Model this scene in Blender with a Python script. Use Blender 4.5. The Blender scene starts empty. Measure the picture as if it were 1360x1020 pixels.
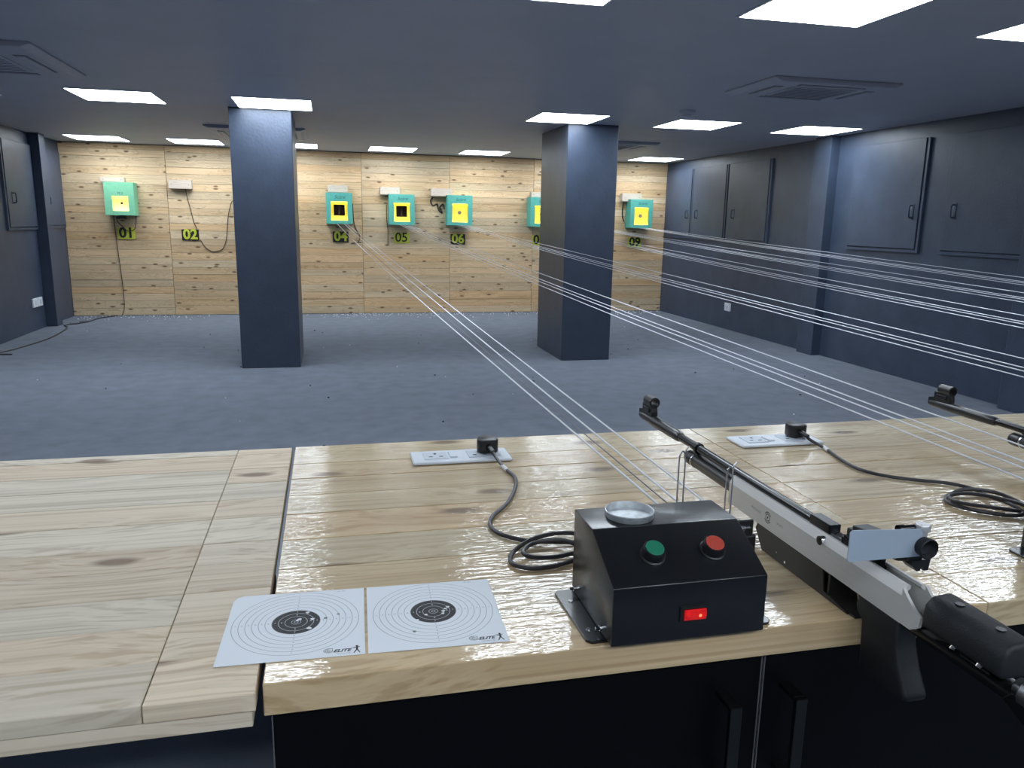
import bpy, bmesh, math, random
from mathutils import Vector, Matrix
random.seed(7)
SC = bpy.context.scene
COL = SC.collection

# ------------------------------------------------------------------ camera, light, exposure
CAM_H = 1.302
F_PX = 1029.72
cd = bpy.data.cameras.new('camera'); cam = bpy.data.objects.new('camera', cd); COL.objects.link(cam)
right = Vector((0.97370263, -0.2271324, 0.01772166)); up = Vector((0.02974406, 0.20386066, 0.97854797)); fwd = Vector((0.2258727, 0.95228762, -0.2052555))
m = Matrix.Identity(4)
for i in range(3):
    m[i][0] = right[i]; m[i][1] = up[i]; m[i][2] = -fwd[i]
m[2][3] = CAM_H
cam.matrix_world = m
cd.sensor_fit = 'HORIZONTAL'; cd.sensor_width = 36.0; cd.lens = 36.0 * F_PX / 1360.0
cd.clip_start = 0.02; cd.clip_end = 60
SC.camera = cam
vs = SC.view_settings
vs.view_transform = 'Standard'; vs.look = 'None'; vs.gamma = 1.0; vs.use_curve_mapping = False
vs.exposure = 1.0
PANEL_STRENGTH = 9.0          # ceiling light panels
PANEL_COLOUR = (0.82, 0.91, 1.0)
w = bpy.data.worlds.new('world'); SC.world = w; w.use_nodes = True
w.node_tree.nodes['Background'].inputs[0].default_value = (0.05, 0.06, 0.08, 1)
w.node_tree.nodes['Background'].inputs[1].default_value = 0.02

# ------------------------------------------------------------------ measures (metres)
D = 11.05; XL = -3.234; XR = 4.931; HC = 2.179; YB = -2.6; ZB = 0.80
PI = math.pi

# ------------------------------------------------------------------ materials
MATS = {}
def nd(nt, t, **kw):
    n = nt.nodes.new(t)
    for k, v in kw.items():
        if k.startswith('i_'): n.inputs[k[2:].replace('_', ' ')].default_value = v
        else: setattr(n, k, v)
    return n
def mat(name, base, rough=0.5, metal=0.0, coat=0.0, spec=0.5, var=0.06, vscale=14.0, bump=0.0, bscale=200.0, emit=None, es=0.0, trans=0.0, alpha=1.0, coat_rough=0.05, objco=True, stretch=(1, 1, 1)):
    mt = bpy.data.materials.new(name); mt.use_nodes = True; nt = mt.node_tree
    b = nt.nodes['Principled BSDF']
    tc = nd(nt, 'ShaderNodeTexCoord'); mp = nd(nt, 'ShaderNodeMapping'); mp.inputs['Scale'].default_value = stretch
    nt.links.new(tc.outputs['Object'], mp.inputs['Vector'])
    no = nd(nt, 'ShaderNodeTexNoise'); no.inputs['Scale'].default_value = vscale; no.inputs['Detail'].default_value = 4
    nt.links.new(mp.outputs[0], no.inputs['Vector'])
    r = nd(nt, 'ShaderNodeValToRGB')
    r.color_ramp.elements[0].position = 0.3; r.color_ramp.elements[1].position = 0.7
    r.color_ramp.elements[0].color = tuple(c * (1 - var) for c in base[:3]) + (1,)
    r.color_ramp.elements[1].color = tuple(min(1, c * (1 + var)) for c in base[:3]) + (1,)
    nt.links.new(no.outputs['Fac'], r.inputs['Fac']); nt.links.new(r.outputs['Color'], b.inputs['Base Color'])
    b.inputs['Roughness'].default_value = rough; b.inputs['Metallic'].default_value = metal
    b.inputs['Coat Weight'].default_value = coat; b.inputs['Coat Roughness'].default_value = coat_rough
    b.inputs['Specular IOR Level'].default_value = spec
    b.inputs['Transmission Weight'].default_value = trans; b.inputs['Alpha'].default_value = alpha
    if emit: b.inputs['Emission Color'].default_value = tuple(emit) + (1,); b.inputs['Emission Strength'].default_value = es
    if bump:
        n2 = nd(nt, 'ShaderNodeTexNoise'); n2.inputs['Scale'].default_value = bscale; n2.inputs['Detail'].default_value = 3
        nt.links.new(mp.outputs[0], n2.inputs['Vector'])
        bp = nd(nt, 'ShaderNodeBump'); bp.inputs['Strength'].default_value = bump; bp.inputs['Distance'].default_value = 0.01
        nt.links.new(n2.outputs['Fac'], bp.inputs['Height']); nt.links.new(bp.outputs[0], b.inputs['Normal'])
    MATS[name] = mt
    return mt

def pine(name, light, dark, knot, rough, coat, coat_rough, ripple=0.0, knot_sc=(2.4, 8.0, 8.0), tint=0.10, red=0.25, knot_amt=1.0):
    mt = bpy.data.materials.new(name); mt.use_nodes = True; nt = mt.node_tree; L = nt.links.new
    b = nt.nodes['Principled BSDF']
    tc = nd(nt, 'ShaderNodeTexCoord'); oi = nd(nt, 'ShaderNodeObjectInfo')
    cm = nd(nt, 'ShaderNodeCombineXYZ')
    m1 = nd(nt, 'ShaderNodeMath', operation='MULTIPLY'); m1.inputs[1].default_value = 37.0
    m2 = nd(nt, 'ShaderNodeMath', operation='MULTIPLY'); m2.inputs[1].default_value = 91.0
    L(oi.outputs['Random'], m1.inputs[0]); L(oi.outputs['Random'], m2.inputs[0])
    L(m1.outputs[0], cm.inputs[0]); L(m2.outputs[0], cm.inputs[1]); L(m1.outputs[0], cm.inputs[2])
    ad = nd(nt, 'ShaderNodeVectorMath', operation='ADD'); L(tc.outputs['Object'], ad.inputs[0]); L(cm.outputs[0], ad.inputs[1])
    # knots
    mk = nd(nt, 'ShaderNodeMapping'); mk.inputs['Scale'].default_value = knot_sc; L(ad.outputs[0], mk.inputs['Vector'])
    wob = nd(nt, 'ShaderNodeTexNoise'); wob.inputs['Scale'].default_value = 3.0; L(mk.outputs[0], wob.inputs['Vector'])
    wm = nd(nt, 'ShaderNodeVectorMath', operation='SCALE'); wm.inputs['Scale'].default_value = 0.06; L(wob.outputs['Color'], wm.inputs[0])
    wa = nd(nt, 'ShaderNodeVectorMath', operation='ADD'); L(mk.outputs[0], wa.inputs[0]); L(wm.outputs[0], wa.inputs[1])
    vo = nd(nt, 'ShaderNodeTexVoronoi'); vo.voronoi_dimensions = '2D'; vo.inputs['Scale'].default_value = 1.0
    sx = nd(nt, 'ShaderNodeSeparateXYZ'); L(wa.outputs[0], sx.inputs[0]); cx = nd(nt, 'ShaderNodeCombineXYZ')
    L(sx.outputs[0], cx.inputs[0]); L(sx.outputs[2 if knot_sc[1] == 0 else 1], cx.inputs[1]); L(cx.outputs[0], vo.inputs['Vector'])
    kr = nd(nt, 'ShaderNodeValToRGB'); e = kr.color_ramp.elements
    e[0].position = 0.055; e[0].color = (1, 1, 1, 1); e[1].position = 0.115; e[1].color = (0, 0, 0, 1)
    L(vo.outputs['Distance'], kr.inputs['Fac'])
    halo = nd(nt, 'ShaderNodeMapRange'); halo.inputs['From Min'].default_value = 0.0; halo.inputs['From Max'].default_value = 0.5; halo.inputs['To Min'].default_value = 1; halo.inputs['To Max'].default_value = 0
    L(vo.outputs['Distance'], halo.inputs['Value'])
    # grain
    mg = nd(nt, 'ShaderNodeMapping'); mg.inputs['Scale'].default_value = (0.9, 22.0, 22.0); L(ad.outputs[0], mg.inputs['Vector'])
    hv = nd(nt, 'ShaderNodeVectorMath', operation='SCALE'); hv.inputs[0].default_value = (0, 0.9, 0.9); L(halo.outputs[0], hv.inputs['Scale'])
    ga = nd(nt, 'ShaderNodeVectorMath', operation='ADD'); L(mg.outputs[0], ga.inputs[0]); L(hv.outputs[0], ga.inputs[1])
    g1 = nd(nt, 'ShaderNodeTexNoise'); g1.inputs['Scale'].default_value = 1.0; g1.inputs['Detail'].default_value = 6; g1.inputs['Roughness'].default_value = 0.6; g1.inputs['Distortion'].default_value = 0.2
    L(ga.outputs[0], g1.inputs['Vector'])
    g2 = nd(nt, 'ShaderNodeTexNoise'); g2.inputs['Scale'].default_value = 7.0; g2.inputs['Detail'].default_value = 3; L(ga.outputs[0], g2.inputs['Vector'])
    mx = nd(nt, 'ShaderNodeMath', operation='MULTIPLY_ADD'); mx.inputs[1].default_value = 0.3; L(g2.outputs['Fac'], mx.inputs[0]); L(g1.outputs['Fac'], mx.inputs[2])
    gr = nd(nt, 'ShaderNodeValToRGB'); e = gr.color_ramp.elements
    e[0].position = 0.42; e[0].color = tuple(dark) + (1,); e[1].position = 0.72; e[1].color = tuple(light) + (1,)
    L(mx.outputs[0], gr.inputs['Fac'])
    ml = nd(nt, 'ShaderNodeMapping'); ml.inputs['Scale'].default_value = (0.14, 5.0, 5.0); L(ga.outputs[0], ml.inputs['Vector'])
    lw = nd(nt, 'ShaderNodeTexNoise'); lw.inputs['Scale'].default_value = 1.0; lw.inputs['Detail'].default_value = 2; L(ml.outputs[0], lw.inputs['Vector'])
    lr = nd(nt, 'ShaderNodeValToRGB'); e = lr.color_ramp.elements; e[0].position = 0.36; e[0].color = (0.66, 0.58, 0.50, 1); e[1].position = 0.50; e[1].color = (1, 1, 1, 1)
    L(lw.outputs['Fac'], lr.inputs['Fac'])
    mul = nd(nt, 'ShaderNodeMixRGB', blend_type='MULTIPLY'); mul.inputs['Fac'].default_value = 0.55; L(gr.outputs['Color'], mul.inputs['Color1']); L(lr.outputs['Color'], mul.inputs['Color2'])
    # plank to plank tint
    hs = nd(nt, 'ShaderNodeHueSaturation')
    rv = nd(nt, 'ShaderNodeMapRange'); rv.inputs['To Min'].default_value = 1 - tint * 1.6; rv.inputs['To Max'].default_value = 1 + tint; L(oi.outputs['Random'], rv.inputs['Value'])
    fr = nd(nt, 'ShaderNodeMath', operation='FRACT'); L(m1.outputs[0], fr.inputs[0])
    rs = nd(nt, 'ShaderNodeMapRange'); rs.inputs['To Min'].default_value = 1 - red; rs.inputs['To Max'].default_value = 1 + red; L(fr.outputs[0], rs.inputs['Value'])
    rh = nd(nt, 'ShaderNodeMapRange'); rh.inputs['To Min'].default_value = 0.506; rh.inputs['To Max'].default_value = 0.493; L(fr.outputs[0], rh.inputs['Value'])
    L(rv.outputs[0], hs.inputs['Value']); L(rs.outputs[0], hs.inputs['Saturation']); L(rh.outputs[0], hs.inputs['Hue']); L(mul.outputs['Color'], hs.inputs['Color'])
    sc_ = nd(nt, 'ShaderNodeSeparateColor'); L(vo.outputs['Color'], sc_.inputs[0])
    gate = nd(nt, 'ShaderNodeMath', operation='GREATER_THAN'); gate.inputs[1].default_value = 0.42; L(sc_.outputs[0], gate.inputs[0])
    km0 = nd(nt, 'ShaderNodeMath', operation='MULTIPLY'); L(kr.outputs['Color'], km0.inputs[0]); L(gate.outputs[0], km0.inputs[1])
    km = nd(nt, 'ShaderNodeMath', operation='MULTIPLY'); km.inputs[1].default_value = 0.85 * knot_amt; L(km0.outputs[0], km.inputs[0])
    mixk = nd(nt, 'ShaderNodeMixRGB'); L(km.outputs[0], mixk.inputs['Fac']); L(hs.outputs['Color'], mixk.inputs['Color1']); mixk.inputs['Color2'].default_value = tuple(knot) + (1,)
    L(mixk.outputs['Color'], b.inputs['Base Color'])
    b.inputs['Roughness'].default_value = rough; b.inputs['Coat Weight'].default_value = coat; b.inputs['Coat Roughness'].default_value = coat_rough
    b.inputs['Specular IOR Level'].default_value = 0.3
    bp = nd(nt, 'ShaderNodeBump'); bp.inputs['Strength'].default_value = 0.08; bp.inputs['Distance'].default_value = 0.004; L(mx.outputs[0], bp.inputs['Height'])
    L(bp.outputs[0], b.inputs['Normal'])
    if ripple:
        mr = nd(nt, 'ShaderNodeMapping'); mr.inputs['Scale'].default_value = (30.0, 120.0, 120.0); L(ad.outputs[0], mr.inputs['Vector'])
        rn = nd(nt, 'ShaderNodeTexNoise'); rn.inputs['Scale'].default_value = 1.0; rn.inputs['Detail'].default_value = 3; L(mr.outputs[0], rn.inputs['Vector'])
        b2 = nd(nt, 'ShaderNodeBump'); b2.inputs['Strength'].default_value = ripple; b2.inputs['Distance'].default_value = 0.004; L(rn.outputs['Fac'], b2.inputs['Height'])
        L(b2.outputs[0], b.inputs['Coat Normal'])
    MATS[name] = mt
    return mt

mat('carpet', (0.165, 0.185, 0.225), 0.95, var=0.10, vscale=7.0, bump=0.25, bscale=600, spec=0.1)
mat('wall_paint', (0.044, 0.062, 0.100), 0.42, var=0.14, vscale=5.0, bump=0.12, bscale=60, spec=0.45)
mat('pillar_paint', (0.036, 0.050, 0.080), 0.40, var=0.12, vscale=7.0, bump=0.15, bscale=45, spec=0.5)
mat('ceiling_paint', (0.42, 0.43, 0.49), 0.55, var=0.04, vscale=3.0, spec=0.4)
mat('cassette_paint', (0.40, 0.41, 0.47), 0.5, var=0.04)
mat('slot_grey', (0.14, 0.15, 0.18), 0.7)
mat('dark_gap', (0.008, 0.009, 0.012), 0.8)
pine('pine_wall', (0.71, 0.525, 0.32), (0.56, 0.395, 0.225), (0.12, 0.06, 0.03), 0.6, 0.0, 0.3, knot_sc=(3.0, 0, 8.0), tint=0.09, red=0.14)
pine('pine_varnished', (0.63, 0.49, 0.295), (0.49, 0.36, 0.20), (0.17, 0.10, 0.05), 0.5, 1.0, 0.05, ripple=0.35, knot_sc=(2.6, 6.5, 0), tint=0.06, red=0.10)
pine('pine_bare', (0.72, 0.62, 0.48), (0.58, 0.485, 0.36), (0.20, 0.13, 0.085), 0.65, 0.0, 0.3, knot_sc=(2.6, 6.5, 0), tint=0.07, red=0.16)
mat('panel_glow', (0.9, 0.9, 0.9), 0.5, emit=PANEL_COLOUR, es=PANEL_STRENGTH, var=0.0)
mat('panel_frame', (0.55, 0.58, 0.62), 0.4)
mat('black_coat', (0.007, 0.008, 0.010), 0.30, coat=0.1, coat_rough=0.12, var=0.2, spec=0.5, bump=0.03, bscale=300)
mat('black_laminate', (0.0022, 0.0025, 0.0035), 0.42, var=0.1, spec=0.12)
mat('black_plastic', (0.010, 0.0105, 0.012), 0.38, var=0.12)
mat('handle_black', (0.0025, 0.0027, 0.003), 0.3, var=0.1)
mat('black_rubber', (0.012, 0.0135, 0.016), 0.6, var=0.15, bump=0.1, bscale=600)
mat('gun_black', (0.012, 0.0125, 0.014), 0.22, metal=0.4, var=0.12)
mat('gun_cylinder', (0.014, 0.0145, 0.016), 0.33, var=0.1)
mat('riser_brown', (0.020, 0.018, 0.016), 0.42, var=0.2)
mat('aluminium', (0.60, 0.585, 0.56), 0.42, metal=0.12, var=0.03, stretch=(40, 1, 40), vscale=8)
mat('aluminium_inner', (0.22, 0.24, 0.245), 0.45, metal=0.4, var=0.05)
mat('knob_silver', (0.62, 0.62, 0.63), 0.35, metal=0.5, var=0.03)
mat('chrome', (0.75, 0.76, 0.78), 0.16, metal=1.0, var=0.03)
mat('tin', (0.60, 0.63, 0.65), 0.45, metal=0.7, var=0.22, vscale=90)
mat('steel_wire', (0.50, 0.50, 0.52), 0.3, metal=1.0, var=0.05)
mat('gunmetal', (0.20, 0.20, 0.21), 0.35, metal=0.9, var=0.08)
mat('white_plastic', (0.74, 0.78, 0.84), 0.35, var=0.02)
mat('socket_grey', (0.60, 0.65, 0.72), 0.4, var=0.02)
mat('paper_scrap', (0.75, 0.76, 0.78), 0.8)
mat('green_cap', (0.01, 0.20, 0.11), 0.45, var=0.04)
mat('red_cap', (0.52, 0.065, 0.04), 0.45, var=0.04)
mat('rocker_red', (0.7, 0.01, 0.01), 0.3, emit=(1.0, 0.02, 0.02), es=0.10, var=0.3, vscale=120)
mat('rocker_lamp', (0.9, 0.1, 0.05), 0.3, emit=(1.0, 0.16, 0.06), es=1.2, var=0.0)
mat('teal_board', (0.085, 0.37, 0.30), 0.6, var=0.08, vscale=20)
mat('green_board', (0.19, 0.50, 0.30), 0.6, var=0.06, vscale=20)
mat('yellow_card', (0.90, 0.74, 0.10), 0.7, var=0.05)
mat('cream_card', (0.88, 0.74, 0.42), 0.7, var=0.04)
mat('pellet_trap', (0.10, 0.055, 0.04), 0.6, var=0.4, vscale=25)
mat('orange_ink', (0.75, 0.30, 0.03), 0.7)
mat('marker_ink', (0.02, 0.09, 0.08), 0.7)
mat('led_strip', (0.9, 0.8, 0.5), 0.5, emit=(1.0, 0.80, 0.40), es=9.0, var=0.0)
mat('whitewashed_wood', (0.55, 0.46, 0.375), 0.7, var=0.10, stretch=(2, 20, 20), vscale=6)
mat('sign_yellow', (0.55, 0.58, 0.05), 0.5, var=0.04)
mat('sign_black', (0.012, 0.012, 0.010), 0.5, var=0.1)
mat('cord', (0.75, 0.78, 0.82), 0.5, var=0.05)
mat('cord_dark', (0.16, 0.16, 0.17), 0.6, var=0.1)
mat('cable_black', (0.028, 0.026, 0.030), 0.42, var=0.15)
mat('wire_brown', (0.05, 0.035, 0.03), 0.6)
mat('tape_white', (0.72, 0.72, 0.72), 0.6)
mat('ink', (0.02, 0.02, 0.022), 0.7)
mat('ink_grey', (0.16, 0.16, 0.17), 0.6)
mat('blinder', (0.36, 0.43, 0.52), 0.42, var=0.03)
mat('edge_band', (0.10, 0.10, 0.11), 0.5)
mat('clear_plate', (0.75, 0.80, 0.85), 0.12, trans=0.6, alpha=0.55, var=0.02)

def paper_material():
    mt = bpy.data.materials.new('printed_target_paper'); mt.use_nodes = True; nt = mt.node_tree; L = nt.links.new
    b = nt.nodes['Principled BSDF']; b.inputs['Roughness'].default_value = 0.65; b.inputs['Specular IOR Level'].default_value = 0.3
    tc = nd(nt, 'ShaderNodeTexCoord'); sp = nd(nt, 'ShaderNodeSeparateXYZ'); L(tc.outputs['Object'], sp.inputs[0])
    cb = nd(nt, 'ShaderNodeCombineXYZ'); L(sp.outputs[0], cb.inputs[0])
    sy = nd(nt, 'ShaderNodeMath', operation='SUBTRACT'); sy.inputs[1].default_value = 0.004; L(sp.outputs[1], sy.inputs[0]); L(sy.outputs[0], cb.inputs[1])
    ln = nd(nt, 'ShaderNodeVectorMath', operation='LENGTH'); L(cb.outputs[0], ln.inputs[0])
    r = ln.outputs['Value']
    def M(op, a, bb):
        n = nd(nt, 'ShaderNodeMath', operation=op)
        for i, v in enumerate((a, bb)):
            if isinstance(v, (int, float)): n.inputs[i].default_value = v
            else: L(v, n.inputs[i])
        return n.outputs[0]
    q = M('DIVIDE', M('SUBTRACT', r, 0.00575), 0.008)
    fr = M('ABSOLUTE', M('SUBTRACT', q, M('ROUND', q, 0)), 0)
    line = M('MULTIPLY', M('LESS_THAN', fr, 0.042), M('LESS_THAN', r, 0.0785))
    x10 = M('LESS_THAN', M('ABSOLUTE', M('SUBTRACT', r, 0.0025), 0), 0.0004)
    line = M('MAXIMUM', line, x10)
    black = M('LESS_THAN', r, 0.02975)
    ink = M('ABSOLUTE', M('SUBTRACT', black, M('MULTIPLY', line, 0.62)), 0)
    mx = nd(nt, 'ShaderNodeMixRGB'); mx.inputs['Color1'].default_value = (0.76, 0.79, 0.83, 1); mx.inputs['Color2'].default_value = (0.030, 0.031, 0.034, 1)
    L(ink, mx.inputs['Fac']); L(mx.outputs[0], b.inputs['Base Color'])
    MATS['printed_target_paper'] = mt
paper_material()

# ------------------------------------------------------------------ mesh helpers
def bx(bm, c, s, bev=0.0, rot=None, seg=2):
    g = bmesh.ops.create_cube(bm, size=1.0)
    vs_ = g['verts']
    M_ = Matrix.Translation(c) @ (rot.to_4x4() if rot else Matrix.Identity(4)) @ Matrix.Diagonal((s[0], s[1], s[2], 1))
    bmesh.ops.transform(bm, matrix=M_, verts=vs_)
    if bev:
        es = {e for v in vs_ for e in v.link_edges}
        bmesh.ops.bevel(bm, geom=list(es), offset=bev, segments=seg, affect='EDGES', profile=0.5)
def box2(bm, x0, x1, y0, y1, z0, z1, bev=0.0, seg=2):
    bx(bm, ((x0 + x1) / 2, (y0 + y1) / 2, (z0 + z1) / 2), (abs(x1 - x0), abs(y1 - y0), abs(z1 - z0)), bev, seg=seg)
def cyl(bm, a, b, r, r2=None, n=20, caps=True):
    a = Vector(a); b = Vector(b); d = b - a
    M_ = Matrix.Translation((a + b) / 2) @ d.to_track_quat('Z', 'Y').to_matrix().to_4x4()
    bmesh.ops.create_cone(bm, cap_ends=caps, segments=n, radius1=r, radius2=r if r2 is None else r2, depth=d.length, matrix=M_)
def lathe(bm, prof, a, axis, n=28):
    """prof: list of (r, t) along axis from a"""
    a = Vector(a); ax = Vector(axis).normalized()
    q = ax.to_track_quat('Z', 'Y')
    rings = []
    for r, t in prof:
        ring = []
        for i in range(n):
            th = 2 * PI * i / n
            ring.append(bm.verts.new(a + q @ Vector((max(r, 1e-5) * math.cos(th), max(r, 1e-5) * math.sin(th), t))))
        rings.append(ring)
    for k in range(len(rings) - 1):
        for i in range(n):
            j = (i + 1) % n
            bm.faces.new((rings[k][i], rings[k][j], rings[k + 1][j], rings[k + 1][i]))
def tube(bm, pts, r, n=8, cap=True):
    pts = [Vector(p) for p in pts]
    rings = []
    prev = None
    for i, p in enumerate(pts):
        t = (pts[min(i + 1, len(pts) - 1)] - pts[max(i - 1, 0)]).normalized()
        if prev is None:
            u_ = t.orthogonal().normalized()
        else:
            u_ = (prev - t * prev.dot(t))
            u_ = u_.normalized() if u_.length > 1e-6 else t.orthogonal().normalized()
        prev = u_; v_ = t.cross(u_)
        rings.append([bm.verts.new(p + (u_ * math.cos(2 * PI * k / n) + v_ * math.sin(2 * PI * k / n)) * r) for k in range(n)])
    for a, b in zip(rings, rings[1:]):
        for k in range(n):
            bm.faces.new((a[k], a[(k + 1) % n], b[(k + 1) % n], b[k]))
    if cap:
        bm.faces.new(list(reversed(rings[0]))); bm.faces.new(rings[-1])
def smooth_path(pts, sub=8):
    P = [Vector(p) for p in pts]; out = []
    for i in range(len(P) - 1):
        p0 = P[max(i - 1, 0)]; p1 = P[i]; p2 = P[i + 1]; p3 = P[min(i + 2, len(P) - 1)]
        for k in range(sub):
            t = k / sub
            out.append(0.5 * ((2 * p1) + (p2 - p0) * t + (2 * p0 - 5 * p1 + 4 * p2 - p3) * t * t + (3 * p1 - p0 - 3 * p2 + p3) * t ** 3))
    out.append(P[-1]); return out
def prism(bm, prof, x0, x1, axis='X', bev=0.0, seg=2):
    """extrude a closed 2D profile ((y,z) for axis X, (x,y) for axis Z, (x,z) for axis Y)"""
    def P(q, t):
        if axis == 'X': return (t, q[0], q[1])
        if axis == 'Y': return (q[0], t, q[1])
        return (q[0], q[1], t)
    a = [bm.verts.new(P(q, x0)) for q in prof]; b = [bm.verts.new(P(q, x1)) for q in prof]
    fs = [bm.faces.new(a), bm.faces.new(list(reversed(b)))]
    n = len(prof)
    for i in range(n):
        fs.append(bm.faces.new((a[i], b[i], b[(i + 1) % n], a[(i + 1) % n])))
    bmesh.ops.recalc_face_normals(bm, faces=fs)
    if bev:
        es = {e for v in a + b for e in v.link_edges}
        bmesh.ops.bevel(bm, geom=list(es), offset=bev, segments=seg, affect='EDGES', profile=0.5)
def frame_plate(bm, x0, x1, z0, z1, hx0, hx1, hz0, hz1, y0, y1):
    """plate in XZ with a rectangular hole, from y0 (front) to y1"""
    box2(bm, x0, hx0, y0, y1, z0, z1); box2(bm, hx1, x1, y0, y1, z0, z1)
    box2(bm, hx0, hx1, y0, y1, z0, hz0); box2(bm, hx0, hx1, y0, y1, hz1, z1)

def finish(name, bm, material, parent=None, loc=None, smooth=False, recalc=True):
    if recalc: bmesh.ops.recalc_face_normals(bm, faces=bm.faces[:])
    me = bpy.data.meshes.new(name); bm.to_mesh(me); bm.free()
    me.materials.append(MATS[material])
    if smooth:
        for p_ in me.polygons: p_.use_smooth = True
        try: me.set_sharp_from_angle(angle=math.radians(38))
        except Exception: pass
    o = bpy.data.objects.new(name, me); COL.objects.link(o)
    if parent: o.parent = parent
    if loc: o.location = loc
    return o
def part(name, material, parent, fn, smooth=False):
    bm = bmesh.new(); fn(bm); return finish(name, bm, material, parent, smooth=smooth)
def empty(name, loc, label=None, cat=None, group=None, rotz=0.0):
    o = bpy.data.objects.new(name, None); COL.objects.link(o); o.location = loc; o.rotation_euler[2] = rotz
    o.empty_display_size = 0.05
    if label: tag(o, label, cat, group)
    return o
def tag(o, label, cat, group=None):
    o['label'] = label; o['category'] = cat
    if group: o['group'] = group
    return o
def struct(o, label=None):
    o['kind'] = 'structure'
    if label: o['label'] = label
    return o
def copy_tree(o, parent=None):
    c = o.copy(); COL.objects.link(c); c.parent = parent
    for ch in list(o.children): copy_tree(ch, c)
    return c
def text_mesh(body, size, offset=0.0, extrude=0.0, shear=0.0, align='CENTER'):
    cu = bpy.data.curves.new('lettering', 'FONT'); cu.body = body; cu.size = size; cu.offset = offset; cu.extrude = extrude; cu.shear = shear
    cu.align_x = align; cu.align_y = 'CENTER'; cu.resolution_u = 3
    o = bpy.data.objects.new('lettering', cu); COL.objects.link(o)
    bpy.context.view_layer.update()
    me = bpy.data.meshes.new_from_object(o.evaluated_get(bpy.context.evaluated_depsgraph_get()))
    bpy.data.objects.remove(o); bpy.data.curves.remove(cu)
    return me
def text_part(name, body, size, material, parent, loc, rot, **kw):
    me = text_mesh(body, size, **kw); me.materials.clear(); me.materials.append(MATS[material])
    o = bpy.data.objects.new(name, me); COL.objects.link(o); o.parent = parent; o.location = loc; o.rotation_euler = rot
    return o

# ------------------------------------------------------------------ the room
def slab(name, x0, x1, y0, y1, z0, z1, mt, label):
    o = part(name, mt, None, lambda bm: box2(bm, x0, x1, y0, y1, z0, z1)); return struct(o, label)
slab('floor', XL - .3, XR + .3, YB - .2, D + .2, -0.12, 0.0, 'carpet', 'dark blue-grey carpet floor of the shooting hall')
slab('ceiling', XL - .3, XR + .3, YB - .2, D + .2, HC, HC + .12, 'ceiling_paint', 'low slate-blue painted ceiling')
WL = slab('wall_left', XL - .15, XL, YB, D, 0, HC, 'wall_paint', 'dark navy left side wall')
WR = slab('wall_right', XR, XR + .15, YB, D, 0, HC, 'wall_paint', 'dark navy right side wall')
slab('wall_rear', XL - .15, XR + .15, YB - .15, YB, 0, HC, 'wall_paint', 'dark navy wall behind the shooting bench')
WB = slab('wall_back', XL - .15, XR + .15, D + .02, D + .15, 0, HC, 'dark_gap', 'pine plank wall behind the targets')

# pine planks on the back wall: seven bays of planks
bays = [XL, -2.0, -0.765, 0.470, 1.676, 2.886, 4.10, XR]
plank_cache = {}
for b in range(7):
    x0, x1 = bays[b], bays[b + 1]
    z = 0.004
    while z < HC - 0.02:
        hgt = random.choice((0.088, 0.095, 0.095, 0.102, 0.12))
        if z + hgt > HC - 0.05: hgt = HC - 0.006 - z
        wid = round(x1 - x0 - 0.004, 3)
        key = (wid, round(hgt, 3))
        if key not in plank_cache:
            bm = bmesh.new(); bx(bm, (0, 0, 0), (wid, 0.02, hgt - 0.0025), 0.0015, seg=1)
            o = finish('plank', bm, 'pine_wall', WB); plank_cache[key] = o.data
        else:
            o = bpy.data.objects.new('plank', plank_cache[key]); COL.objects.link(o); o.parent = WB
        o.location = ((x0 + x1) / 2, D + 0.010 + random.uniform(-0.002, 0.002), z + hgt / 2)
        z += hgt

# pillars
def pillar(x0, x1, y0, y1, label):
    o = part('pillar', 'pillar_paint', None, lambda bm: box2(bm, x0, x1, y0, y1, 0, HC, 0.006)); struct(o, label); return o
pillar(-0.763, -0.265, 7.02, 7.90, 'dark navy square pillar nearer the numbered sign zero-two')
pillar(2.147, 2.633, 7.03, 7.93, 'dark navy square pillar nearer the numbered sign zero-nine')
# pilasters on the side walls
def pilaster(x0, x1, y0, y1, label, n):
    o = part('trim_%d' % n, 'wall_paint', None, lambda bm: box2(bm, x0, x1, y0, y1, 0, HC, 0.004)); struct(o, label)
pilaster(XL - .01, XL + .115, 10.03, 10.22, 'dark pilaster on the left wall near the plank wall', 1)
pilaster(XR - .10, XR + .01, 7.0, 7.26, 'dark pilaster halfway along the right wall', 2)
pilaster(XR - .10, XR + .01, 4.40, 4.66, 'dark pilaster on the right wall nearest the bench', 3)

# flush shutters on the side walls: raised panel with a routed frame and a pull handle
def shutter(wall, side, y0, y1, z0, z1, hy, hz):
    """side=+1 right wall (faces -X), -1 left wall (faces +X)"""
    X = XR if side > 0 else XL
    s = -side
    def body(bm): box2(bm, X + s * 0.030, X - s * .005, y0, y1, z0, z1, 0.003)
    o = part('shutter', 'wall_paint', wall, body)
    def fr(bm):
        t = 0.035
        for a in ((y0 - t, y0 - .006, z0 - t, z1), (y1 + .006, y1 + t, z0 - t, z1), (y0 - .006, y1 + .006, z0 - t, z0 - .006)):
            box2(bm, X + s * 0.022, X - s * .005, a[0], a[1], a[2], a[3], 0.002)
    part('shutter_frame', 'wall_paint', o, fr)
    def hd(bm):
        tube(bm, smooth_path([(X + s * .028, hy, hz - .05), (X + s * .060, hy, hz - .045), (X + s * .064, hy, hz), (X + s * .060, hy, hz + .045), (X + s * .028, hy, hz + .05)], 5), 0.007)
        box2(bm, X + s * .033, X + s * .028, hy - .018, hy + .018, hz - .065, hz + .065, 0.001)
    part('pull_handle', 'wall_paint', o, hd, smooth=True)
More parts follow.
